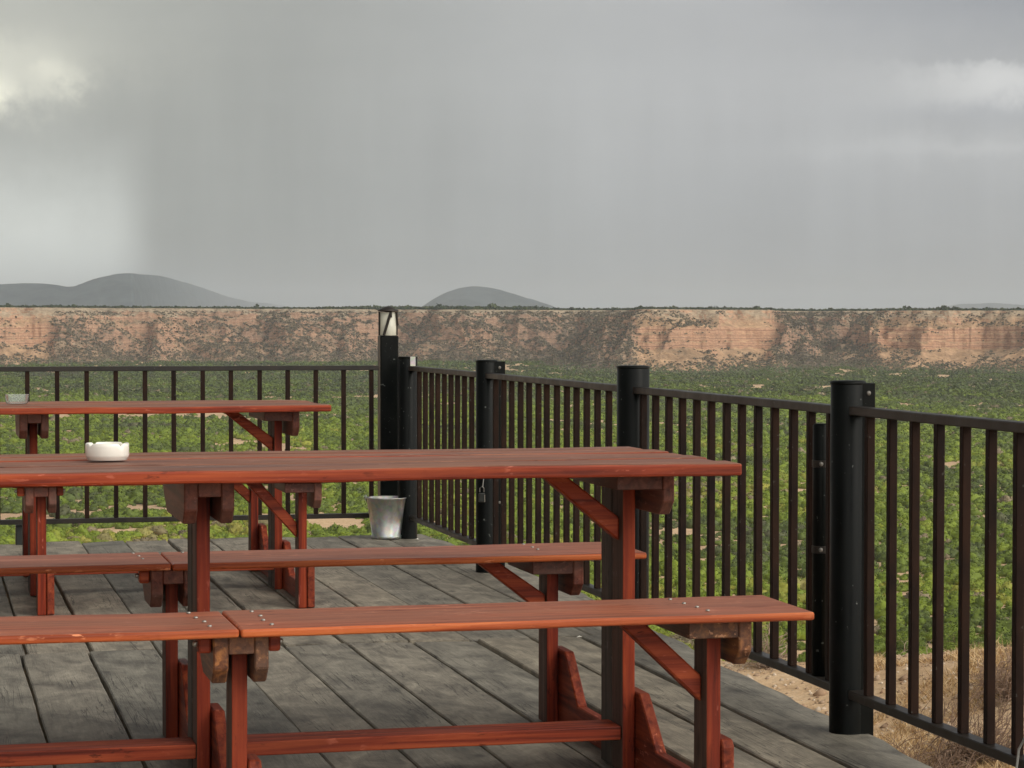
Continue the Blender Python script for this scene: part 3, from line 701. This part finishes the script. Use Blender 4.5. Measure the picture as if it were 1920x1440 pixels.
# ------------------------------------------------------------------ deck
def deck_edge(y):
    return float(np.interp(y, [2, 5.2, 5.9, 6.66, 8.83, 10.2, 11.3, 11.6], [2.37, 2.355, 2.385, 2.40, 2.525, 2.50, 2.455, 2.43])) + .008*math.sin(y*7)+.005*math.sin(y*17+1)
lines_a = [-1.75, -1.54, -1.33, -1.12, -.91, -.70, -.49, -.28, -.10, .094, .300, .512, .735, .95, 1.150, 1.357, 1.580, 1.80, 1.985, 2.165, 9]
lines_b = [-1.75, -1.54, -1.33, -1.12, -.91, -.70, -.49, -.28, -.10, .105, .318, .525, .735, .945, 1.150, 1.355, 1.572, 1.783, 1.994, 2.209, 9]
bm = bmesh.new()
def board(x0f, x1f, y0, y1, seed, cuts):
    ys = [y0+(y1-y0)*k/cuts for k in range(cuts+1)]; tz = random.uniform(-.0035, .0035); tw = random.uniform(-.004, .004); rows = []
    for y in ys:
        a = x0f(y)+.0046+.0034*mnoise.noise((y*2.1, seed, 0))+.0016*mnoise.noise((y*9, seed, 3))
        b = x1f(y)-.0046+.0034*mnoise.noise((y*2.1, seed+9, 0))+.0016*mnoise.noise((y*9, seed+9, 3))
        z = tz+.0025*mnoise.noise((y*.9, seed+4, 0)); bv = .0035; w = b-a
        pr = [(a, z-.035), (a, z-bv-tw), (a+bv, z-tw), (a+w*.3, z-tw*.4+.001), (a+w*.7, z+tw*.4+.001), (b-bv, z+tw), (b, z-bv+tw), (b, z-.035)]
        rows.append([bm.verts.new((p, y, q)) for p, q in pr])
    for A, B in zip(rows, rows[1:]):
        for k in range(8): bm.faces.new((A[k], B[k], B[(k+1) % 8], A[(k+1) % 8]))
    bm.faces.new(rows[0]); bm.faces.new(rows[-1][::-1])
for lines, y0, y1 in ((lines_a, 3.0, 7.668), (lines_b, 7.676, 11.53)):
    for k in range(len(lines)-1):
        a, b = lines[k], lines[k+1]; j = random.uniform(-.005, .005)
        x0 = (lambda y, a=a: a); x1 = (lambda y, b=b: b) if b < 8 else (lambda y: deck_edge(y))
        e0 = y0+(random.uniform(-.004, .006) if y0 > 5 else 0); e1 = y1+(random.uniform(-.006, .002) if y1 < 8 else random.uniform(-.02, .02))
        board(x0, x1, e0, e1, k*3.7+y0, 60)
bmesh.ops.recalc_face_normals(bm, faces=bm.faces)
link('deck', bm, DECK, kind='structure')
bm = bmesh.new()
for y in (3.3, 4.3, 5.3, 6.3, 7.15, 7.67, 8.4, 9.3, 10.2, 11.2): abox(bm, -1.8, 2.22, y-.03, y+.03, -.18, -.0405, .002, 1)
abox(bm, -1.8, 2.20, 11.31, 11.36, -.30, -.185, .002, 1); abox(bm, 2.17, 2.215, 3.0, 11.3, -.31, -.185, .002, 1)
link('deck_joists', bm, GREYW, kind='structure')

# ------------------------------------------------------------------ picnic tables
def bolt(parent, x, y, z, axis='z', r=.0046):
    b = bmesh.new(); lathe(b, [(0, .002), (r*.55, .0019), (r*.9, .001), (r, 0), (r, -.002), (0, -.002)], 14)
    if axis == 'x': bmesh.ops.rotate(b, verts=b.verts, cent=(0, 0, 0), matrix=Matrix.Rotation(math.radians(90 if parent is None else -90), 3, 'Y'))
    bmesh.ops.translate(b, verts=b.verts, vec=(x, y, z)); return link('bolt', b, BOLT, parent, smooth=True)
def side_grey_shade(bm_):  # left faces get the darker wood: weathered grey plus painted-in shade
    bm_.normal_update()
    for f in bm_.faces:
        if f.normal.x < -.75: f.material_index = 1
def mats2(bm_, zt):
    for f in bm_.faces: f.material_index = 1 if f.normal.z > .75 and f.calc_center_median().z > zt-.004 else 0
def picnic(label, loc, rz, tr, joint, ends, W_, T_, BW, TB, zt, zb, D_, front_mat, seat_edge, gouge):
    """tr: x of trestle legs; ends: (x right end of top, near seat, far seat); y measured from the table centre"""
    root = empty('picnic_table', loc, rz, label=label, cat='picnic table', group='red brown picnic tables in rows on the deck')
    L0 = tr[0]-.2
    n = 6; pw = W_/n; b = bmesh.new()
    for k in range(n):
        y0 = -W_/2+k*pw; e = ends[0]+random.uniform(-.012, .004)-(.0 if k == 0 else .010*random.random())
        if k == n-1: e -= .03
        abox(b, L0+random.uniform(0, .01), e, y0+.004, y0+pw-.004, zt-T_+(0 if k == 0 else .003), zt+random.uniform(-.0025, .0018), .0058, 2, 30, .0022 if k else .0035)
    b.normal_update(); mats2(b, zt); link('tabletop', b, [front_mat, TOPW], root)
    for side, e in ((-1, ends[1]), (1, ends[2])):
        yc = side*D_
        for x0, x1, bx in ((L0, joint-.002, (tr[0]-.06, tr[0]+.06, joint-.062)), (joint+.002, e, (joint+.064, tr[-1]-.02))):
            b = bmesh.new(); abox(b, x0, x1, yc-BW/2, yc+BW/2, zb-TB, zb, .0055, 3, 26, .002)
            b.normal_update(); mats2(b, zb); s_ = link('bench_seat', b, [seat_edge, SEATW], root)
            for xb in bx:
                for dy, jx in ((.12, -.006), (.04, 0), (-.02, .003), (-.10, .006)):
                    if side == 1 and dy == -.10: continue
                    bolt(s_, xb+jx+random.uniform(-.004, .004), yc+dy+random.uniform(-.01, .01), zb+.0015)
    for i, X in enumerate(tr):
        first, last = i == 0, i == len(tr)-1
        # table leg: two boards; bench legs: one board each
        b = bmesh.new(); abox(b, X, X+.031, -.083, .003, .002, zt-T_-.002, .003, 2, 10, .001); side_grey_shade(b); link('leg', b, [RED[2], SIDEW], root)
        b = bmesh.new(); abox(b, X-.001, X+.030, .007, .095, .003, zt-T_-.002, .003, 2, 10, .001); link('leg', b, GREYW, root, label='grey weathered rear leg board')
        for sd_ in (-1, 1):
            b = bmesh.new(); yc = sd_*D_; abox(b, X, X+.032, yc-.043+.01*sd_, yc+.043+.01*sd_, .002, zb-TB-.002, .003, 2, 8, .001); side_grey_shade(b); link('leg', b, [RED[2], SIDEW], root)
        # support blocks: slab on top, a cheek either side of the leg
        wl, wr = (.060, .078) if last else (.044, .066)
        def block(ya, yb, ztop, mat, hgt=.098):
            q = bmesh.new()
            cz = ztop-hgt; ch = .028
            for a_, c_ in (((X-wl, X-wl+.030),) if not last else ())+((X+wr-.028, X+wr),):
                poly_prism(q, [(ya, ztop), (ya, cz+ch+.004), (ya+.035, cz), (yb-.10, cz), (yb, cz+ch+.03), (yb, ztop)], 0, a_, c_, .003)
            poly_prism(q, [(ya+.002, ztop-.0015), (ya+.002, ztop-.037), (yb-.004, ztop-.037), (yb-.004, ztop-.0015)], 0, X-wl+(.0305 if not last else 0), X+wr-.0285, .002)
            return link('support_block', q, mat, root)
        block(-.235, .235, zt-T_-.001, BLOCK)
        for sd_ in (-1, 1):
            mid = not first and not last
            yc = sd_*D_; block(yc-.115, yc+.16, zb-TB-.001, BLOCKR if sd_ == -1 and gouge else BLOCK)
            if mid:
                for xx, xa_, xb_ in ((X-.078, X-.072, X-wl-.0015), (X+.096, X+wr+.0015, X+.092)):
                    q = bmesh.new(); abox(q, xa_, xb_, yc-.10, yc-.062, zb-TB-.036, zb-TB-.003, .005, 2); jb = link('joint_block', q, RED[0], root)
                    q = bmesh.new(); lathe(q, [(0, .004), (.0045, .003), (.0062, 0), (.0062, -.008), (0, -.008)], 12)
                    bmesh.ops.rotate(q, verts=q.verts, cent=(0, 0, 0), matrix=Matrix.Rotation(math.radians(-90 if xx < X else 90), 3, 'Y')); bmesh.ops.translate(q, verts=q.verts, vec=(xx, yc-.081, zb-TB-.018)); link('bolt', q, BOLT, jb, smooth=True)
        # foot: low board with a knee in front of every leg
        yf, yb = -D_-.060, D_+.07; p = [(yf, .003), (yf, .172), (yf+.012, .186), (yf+.075, .186), (yf+.085, .178)]
        for yc in (-.02, D_-.005):
            p += [(yc-.225, .078), (yc-.11, .188), (yc-.098, .196), (yc+.0, .196), (yc+.03, .10)] if yc > .3 else [(yc-.215, .077), (yc-.12, .185), (yc-.11, .195), (yc-.0, .197), (yc+.01, .19)]
        p = [(yf, .003), (yf, .172), (yf+.012, .186), (yf+.085, .186), (yf+.09, .077), (-.238, .075), (-.122, .180), (-.106, .193), (.0, .193), (.008, .077), (D_-.215, .077), (D_-.10, .190), (D_-.085, .202), (D_+.03, .202), (yb, .19), (yb, .003)]
        q = bmesh.new(); poly_prism(q, p, 0, X+.0335, X+.060, .003); link('foot', q, RED[1], root)
        # braces on the end trestles, leaning inwards
        if last or first:
            dr = -1 if last else 1; Xl = X if last else X+.031
            def brace(y, z_top, z_leg, run, th):
                q = bmesh.new(); w = .056
                pts = [(Xl+dr*.001, z_leg), (Xl+dr*.001, z_leg+w), (Xl+dr*(run-w), z_top), (Xl+dr*run, z_top)]
                if dr > 0: pts = pts[::-1]
                poly_prism(q, pts, 1, y-th/2, y+th/2, .004); link('brace', q, RED[0], root)
            brace(-.035, zt-T_-.002, .550, .205, .045)
            brace(-D_, zb-TB-.002, .262, .195, .045); brace(D_, zb-TB-.002, .290, .20, .045)
    for xa, xb in zip(tr, tr[1:]):
        b = bmesh.new(); abox(b, xa+.0625, xb-.0015, -.078, .022, .080, .113, .003, 2, 12, .001); link('stretcher', b, RED[0], root)
    return root
YN, YT = 5.3814, 9.3644
picnic('nearer long picnic table with glossy red front edge, holding the white ashtray', (0, YN, 0), .002, (-.41, .595, 1.599), .599, (1.798, 1.802, 1.838), .7368, .028, .3114, .0175, .75, .4652, .6405, RED[0], ORANGE, True)
picnic('farther picnic table close to the far railing, holding the clear glass ashtray', (0, YT, 0), -.002, (-.56, .398, 1.352), .41, (1.542, 1.53, 1.56), .7273, .027, .3114, .0175, .7451, .4925, .655, RED[0], RED[0], False)

# ------------------------------------------------------------------ things on the tables and the deck
b = bmesh.new(); N = 64; R0 = .0495
def notch(i, r): 
    a = (i/N*2*math.pi - math.radians(35)) % (math.pi/2); a = min(a, math.pi/2-a); return .0065*math.exp(-(a*r/.0042)**2)
rings = []
for r, z, top in ((0, .004, 0), (.036, .004, 0), (.0435, .008, 0), (.0445, .034, 1), (.0455, .0385, 1), (.0475, .0392, 1), (.0490, .0375, 1), (.0497, .032, 0), (.0497, .012, 0), (.048, .0065, 0), (.0455, .0045, 0), (.0455, .0005, 0), (0, .0005, 0)):
    rings.append([b.verts.new((r*math.cos(2*math.pi*i/N), r*math.sin(2*math.pi*i/N), z-(notch(i, .048) if top else 0))) for i in range(N)] if r else [b.verts.new((0, 0, z))])
for A, B in zip(rings, rings[1:]):
    for i in range(N):
        j = (i+1) % N
        if len(A) == 1: b.faces.new((A[0], B[i], B[j]))
        elif len(B) == 1: b.faces.new((A[i], B[0], A[j]))
        else: b.faces.new((A[i], B[i], B[j], A[j]))
bmesh.ops.recalc_face_normals(b, faces=b.faces)
o = link('ashtray', b, CERAM, smooth=True, label='round white ceramic ashtray with notched rim on the nearer table', cat='ashtray'); o.location = (.408, 5.445, .7515)
b = bmesh.new(); lathe(b, [(0, .0), (.040, .0), (.043, .003), (.047, .034), (.0465, .036), (.0435, .036), (.0385, .009), (0, .007)], 40)
o = link('glass_ashtray', b, GLASSM, smooth=True, label='round clear glass ashtray on the farther table', cat='ashtray'); o.location = (.355, 9.40, .7472)
gt = GLASSM.node_tree; gb_ = gt.nodes['Principled BSDF'] if 'Principled BSDF' in gt.nodes else None
tr_ = gt.nodes.new('ShaderNodeBsdfTransparent'); tr_.inputs[0].default_value = (.93, .96, .95, 1); gl_ = gt.nodes.new('ShaderNodeBsdfGlossy'); gl_.inputs['Roughness'].default_value = .05
lw = gt.nodes.new('ShaderNodeLayerWeight'); lw.inputs[0].default_value = .22; ms = gt.nodes.new('ShaderNodeMixShader')
gt.links.new(lw.outputs['Fresnel'], ms.inputs[0]); gt.links.new(tr_.outputs[0], ms.inputs[1]); gt.links.new(gl_.outputs[0], ms.inputs[2])
df_ = gt.nodes.new('ShaderNodeBsdfDiffuse'); df_.inputs[0].default_value = (.85, .88, .86, 1); m2_ = gt.nodes.new('ShaderNodeMixShader'); m2_.inputs[0].default_value = .12
gt.links.new(tr_.outputs[0], m2_.inputs[1]); gt.links.new(df_.outputs[0], m2_.inputs[2]); gt.links.new(m2_.outputs[0], ms.inputs[1]); lw.inputs[0].default_value = .06
gt.links.new(ms.outputs[0], [n_ for n_ in gt.nodes if n_.type == 'OUTPUT_MATERIAL'][0].inputs[0])
# bucket
bk = empty('bucket', (2.205, 11.335, .0035), label='small galvanised metal bucket standing near the deck corner', cat='bucket')
b = bmesh.new(); lathe(b, [(0, .006), (.068, .006), (.0705, .0), (.073, .0), (.0745, .016), (.0715, .018), (.086, .12), (.0975, .196), (.1005, .198), (.1015, .2015), (.099, .2035), (.0965, .200), (.085, .12), (.070, .012), (0, .009)], 48)
link('body', b, GALV, bk, smooth=True)
for sx in (-1, 1):
    b = bmesh.new(); abox(b, sx*.102-.003, sx*.102+.003, -.010, .010, .184, .214, .002, 1); tube(b, [(sx*.096, 0, .205), (sx*.113, 0, .205)], .0035, 8); link('ear', b, GALV, bk)
b = bmesh.new(); pts = []
for k in range(25):
    a = math.pi*k/24; pts.append((.111*math.cos(a), -.055*math.sin(a)-.0, .203-.115*math.sin(a)))
pts = [(.111*math.cos(math.pi*k/24), -.108*math.sin(math.pi*k/24), .205-.030*math.sin(math.pi*k/24)) for k in range(25)]
# the bail hangs down on the far right side
pts = [(.110*math.cos(math.pi*k/24), .100*math.sin(math.pi*k/24), .205-.085*math.sin(math.pi*k/24)) for k in range(25)]
tube(b, pts, .0022, 6); link('handle', b, GALV, bk, smooth=True)
bk.rotation_euler = (0, 0, math.radians(-20))

# ------------------------------------------------------------------ railings
XF, ZR, ZL = 2.3295, .852, .1192
def screw(parent, x, y, z):
    q = bmesh.new(); lathe(q, [(0, .004), (.005, .003), (.0065, 0), (0, 0)], 10); bmesh.ops.rotate(q, verts=q.verts, cent=(0, 0, 0), matrix=Matrix.Rotation(math.radians(90), 3, 'X'))
    bmesh.ops.translate(q, verts=q.verts, vec=(x, y, z)); link('screw', q, SCREWM, parent)
def post(y, top, r, plate, label, x=XF):
    root = empty('fence_post', (x, y, 0), label=label, cat='fence post', group='black pipe posts of the right railing')
    q = bmesh.new(); lathe(q, [(0, -2.6), (r, -2.6), (r, top-.008), (r-.004, top-.002), (r-.012, top-.001), (0, top-.001)], 36); link('pole', q, POSTM, root, smooth=True)
    q = bmesh.new(); lathe(q, [(0, top+.002), (r-.006, top+.002), (r+.001, top-.001), (r+.0015, top-.006), (r+.0003, top-.008)], 36); link('cap', q, POSTM, root, smooth=True)
    if plate:
        q = bmesh.new(); abox(q, r*.30, plate, -r*.85, -r*.85+.030, -2.6, top-.004, .002, 1); pl = link('back_plate', q, POSTM, root)
        for zz in (top-.03, .30): screw(pl, (r*.3+plate)/2+.004, -r*.85-.001, zz)
    q = bmesh.new(); abox(q, -.006, .03, -r-.012, -r+.006, ZR-.024, ZR-.001, .002, 1); abox(q, -.006, .03, -r-.012, -r+.006, ZL-.026, ZL-.002, .002, 1); link('rail_clip', q, RAILM, root)
    return root
PY = [(5.702, .916, .0455, .060, 'nearest black round post, tallest in the photo, with a bolted plate down its right side'),
      (7.607, .920, .055, 0, 'stout black round post behind the right end of the nearer table, second nearest'),
      (9.737, .905, .046, .072, 'black post with a padlock hanging on it, third nearest'),
      (11.335, .896, .047, 0, 'short black post beside the lantern pole at the far corner')]
for a_ in PY[:3]: post(*a_)
post(*PY[3], x=2.312)
post(3.80, .915, .0455, .08, 'x'); bpy.data.objects.remove  # beyond the frame: removed below
for o in [o for o in bpy.data.objects if o.get('label') == 'x']:
    for c in list(o.children_recursive): bpy.data.objects.remove(c)
    bpy.data.objects.remove(o)
def rail(axis, fixed, a, b_, ys, label, group):
    """railing panel running along Y (axis 1) or X (axis 0)"""
    loc = (fixed, (a+b_)/2, 0) if axis == 1 else ((a+b_)/2, fixed, 0)
    root = empty('fence_section', loc, label=label, cat='railing', group=group); L = b_-a; c = (a+b_)/2
    for nm, z0, z1, w in (('top_rail', ZR-.023, ZR, .019), ('bottom_rail', ZL-.023, ZL, .018)):
        q = bmesh.new()
        if axis == 1: abox(q, -w, w, -L/2, L/2, z0, z1, .0022, 1, 14, .0012)
        else: abox(q, -L/2, L/2, -w, w, z0, z1, .0022, 1, 14, .0012)
        link(nm, q, RAILM, root)
    q = bmesh.new(); abox(q, -.0105, .0105, -.0105, .0105, ZL-.0005, ZR-.0225, .0016, 1)
    me = bpy.data.meshes.new('baluster'); q.to_mesh(me); q.free(); me.materials.append(BALM)
    for yv in ys:
        o = bpy.data.objects.new('baluster', me); COL.objects.link(o); o.parent = root
        o.location = (random.uniform(-.001, .001), yv-c, 0) if axis == 1 else (yv-c, random.uniform(-.001, .001), 0)
        o.rotation_euler = (random.uniform(-.0015, .0015), random.uniform(-.0015, .0015), random.uniform(-.04, .04))
    return root
SP = .1394
GR = 'panels of the dark railing round the deck'
rail(1, XF, 3.60, 5.702-.053, [5.555-i*SP for i in range(14)], 'nearest railing panel, right of the nearest black post and running out of the photo', GR)
rail(1, XF, 5.702+.048, 7.607-.057, [7.2134+2*SP-i*SP for i in range(13) if 5.80 < 7.2134+2*SP-i*SP < 7.52], 'railing panel between the nearest post and the stout post behind the table end', GR)
rail(1, XF, 7.607+.057, 9.737-.048, [7.76+i*SP for i in range(14)], 'railing panel between the stout post and the padlocked post', GR)
rail(1, XF, 9.737+.048, 11.335-.038, [9.88+i*SP for i in range(10)], 'farthest railing panel on the right side, ending at the lantern pole', GR)
rail(0, 11.468, -1.6, 2.19, [.4826+i*SP for i in range(-14, 13)], 'long railing panel across the far edge of the deck behind the tables', GR)
# stub that carries the far railing
q = bmesh.new(); abox(q, -.037, .037, -.03, .03, -2.5, .092, .006, 2)
o = link('railing_stub', q, DARKB, label='short black block under the far railing at its left end', cat='block'); o.location = (.462, 11.51, 0)
# pipe beside the nearest post
root = empty('short_pipe', (2.336, 5.903, ZL+.001), label='short black pipe standing on the bottom rail behind the nearest post', cat='pipe')
q = bmesh.new(); lathe(q, [(0, 0), (.0235, 0), (.0235, .672), (.020, .677), (.0, .673)], 24); link('tube', q, POSTM, root, smooth=True)
for zc in (.34, .57):
    q = bmesh.new(); lathe(q, [(.0237, zc-.01), (.0255, zc-.009), (.0255, zc+.009), (.0237, zc+.01)], 24); cl_ = link('clamp', q, RAILM, root); screw(cl_, -.010, -.0235, zc)
# lantern pole
lp = empty('lantern_pole', (2.2475, 11.50, 0), label='tall dark square lantern pole with capped glass top at the railing corner', cat='lamp post')
q = bmesh.new(); abox(q, -.046, .046, -.03, .05, -2.6, 1.0, .006, 2); link('pole', q, POSTM, lp)
q = bmesh.new(); lathe(q, [(0, 1.0), (.040, 1.0), (.041, 1.003), (.041, 1.116), (0, 1.116)], 28, 0, .008); link('glass', q, LENS, lp, smooth=True)
q = bmesh.new(); lathe(q, [(0, 1.146), (.012, 1.145), (.030, 1.137), (.052, 1.126), (.053, 1.121), (.03, 1.118), (0, 1.1165)], 32, 0, .008); link('cap', q, RAILM, lp, smooth=True)
q = bmesh.new()
for x0, x1 in ((-.045, -.045), (.045, .045), (-.030, .006)):
    yy = -.034 if x0 == -.03 else .008
    tube(q, [(x0, yy, 1.001), (x1, yy, 1.118)], .0045 if x0 != -.03 else .0075, 6)
tube(q, [(.006, -.034, 1.118), (.006, -.034, 1.09)], .006, 6); tube(q, [(.036, -.02, 1.118), (.045, -.01, 1.05)], .006, 6)
link('guard_strips', q, RAILM, lp)
# second shorter post and bright bracket by the pole
q = bmesh.new(); abox(q, -.0135, .0135, -.002, .002, -.026, .026, .001, 1); o = link('bracket', q, GALV, label='small shiny metal bracket on top of the corner post beside the lantern pole', cat='bracket'); o.location = (2.328, 11.288, .872)
# padlock on the third post
pd = empty('padlock', (2.292, 9.668, .33), label='small dark padlock hanging from a pale cord on the third nearest post', cat='padlock')
q = bmesh.new(); abox(q, -.013, .013, -.008, .008, -.026, .014, .004, 2); link('body', q, DARKB, pd)
q = bmesh.new(); tube(q, [(-.009, 0, .018), (-.009, 0, .034), (0, 0, .042), (.009, 0, .034), (.009, 0, .018)], .0025, 8); link('shackle', q, SCREWM, pd)
q = bmesh.new(); tube(q, [(.004, 0, .04), (.008, .0, .075), (.012, .004, .12), (.013, .018, .20)], .0016, 6); link('cord', q, CABLE, pd)
q = bmesh.new(); abox(q, .009, .012, -.0105, -.0085, -.024, .006, .0006, 1); link('hasp', q, BOLT, pd)
# wire loop at the lower right
q = bmesh.new(); tube(q, [(2.322, 4.50, .200), (2.300, 4.56, .197), (2.290, 4.60, .180), (2.286, 4.622, .150), (2.284, 4.628, .11), (2.283, 4.622, .06), (2.282, 4.61, .004)], .0028, 8)
link('cable', q, CABLE, smooth=True, label='thin grey cable looping down at the lower right corner', cat='cable')
# bits of litter on the deck
for i, (x, y, lb) in enumerate(((2.14, 7.60, 'tiny pale leaf on the deck joint between the right trestle legs'), (2.335, 11.21, 'tiny pale chip on the deck right of the bucket'), (2.245, 6.97, 'tiny pale leaf caught in a board gap under the near seat'))):
    q = bmesh.new(); vs_ = [q.verts.new(p) for p in ((-.009, 0, 0), (0, -.006, .003), (.010, .001, .001), (.001, .006, .004))]; q.faces.new(vs_); ex = bmesh.ops.extrude_face_region(q, geom=q.faces[:]); bmesh.ops.translate(q, verts=[e for e in ex['geom'] if isinstance(e, bmesh.types.BMVert)], vec=(0, 0, .0012)); bmesh.ops.recalc_face_normals(q, faces=q.faces)
    o = link('leaf', q, CERAM, label=lb, cat='leaf'); o.location = (x, y, .006)

# ------------------------------------------------------------------ haze
hz_m = bpy.data.materials.new('haze'); hz_m.use_nodes = True; t = hz_m.node_tree; t.nodes.clear()
pv = t.nodes.new('ShaderNodeVolumePrincipled'); pv.inputs['Color'].default_value = (.60, .68, .75, 1); pv.inputs['Density'].default_value = HAZE_D if 'HAZE_D' in globals() else 8.0e-5
pv.inputs['Anisotropy'].default_value = 0
ou = t.nodes.new('ShaderNodeOutputMaterial'); t.links.new(pv.outputs[0], ou.inputs['Volume'])
b = bmesh.new(); bmesh.ops.create_cube(b, size=1)
for q in b.verts: q.co = Vector((q.co.x*36000, 9000+q.co.y*29000, -50 if q.co.z < 0 else 320))
link('haze', b, hz_m, kind='stuff', label='thin grey rain haze in the air over the valley', cat='haze')
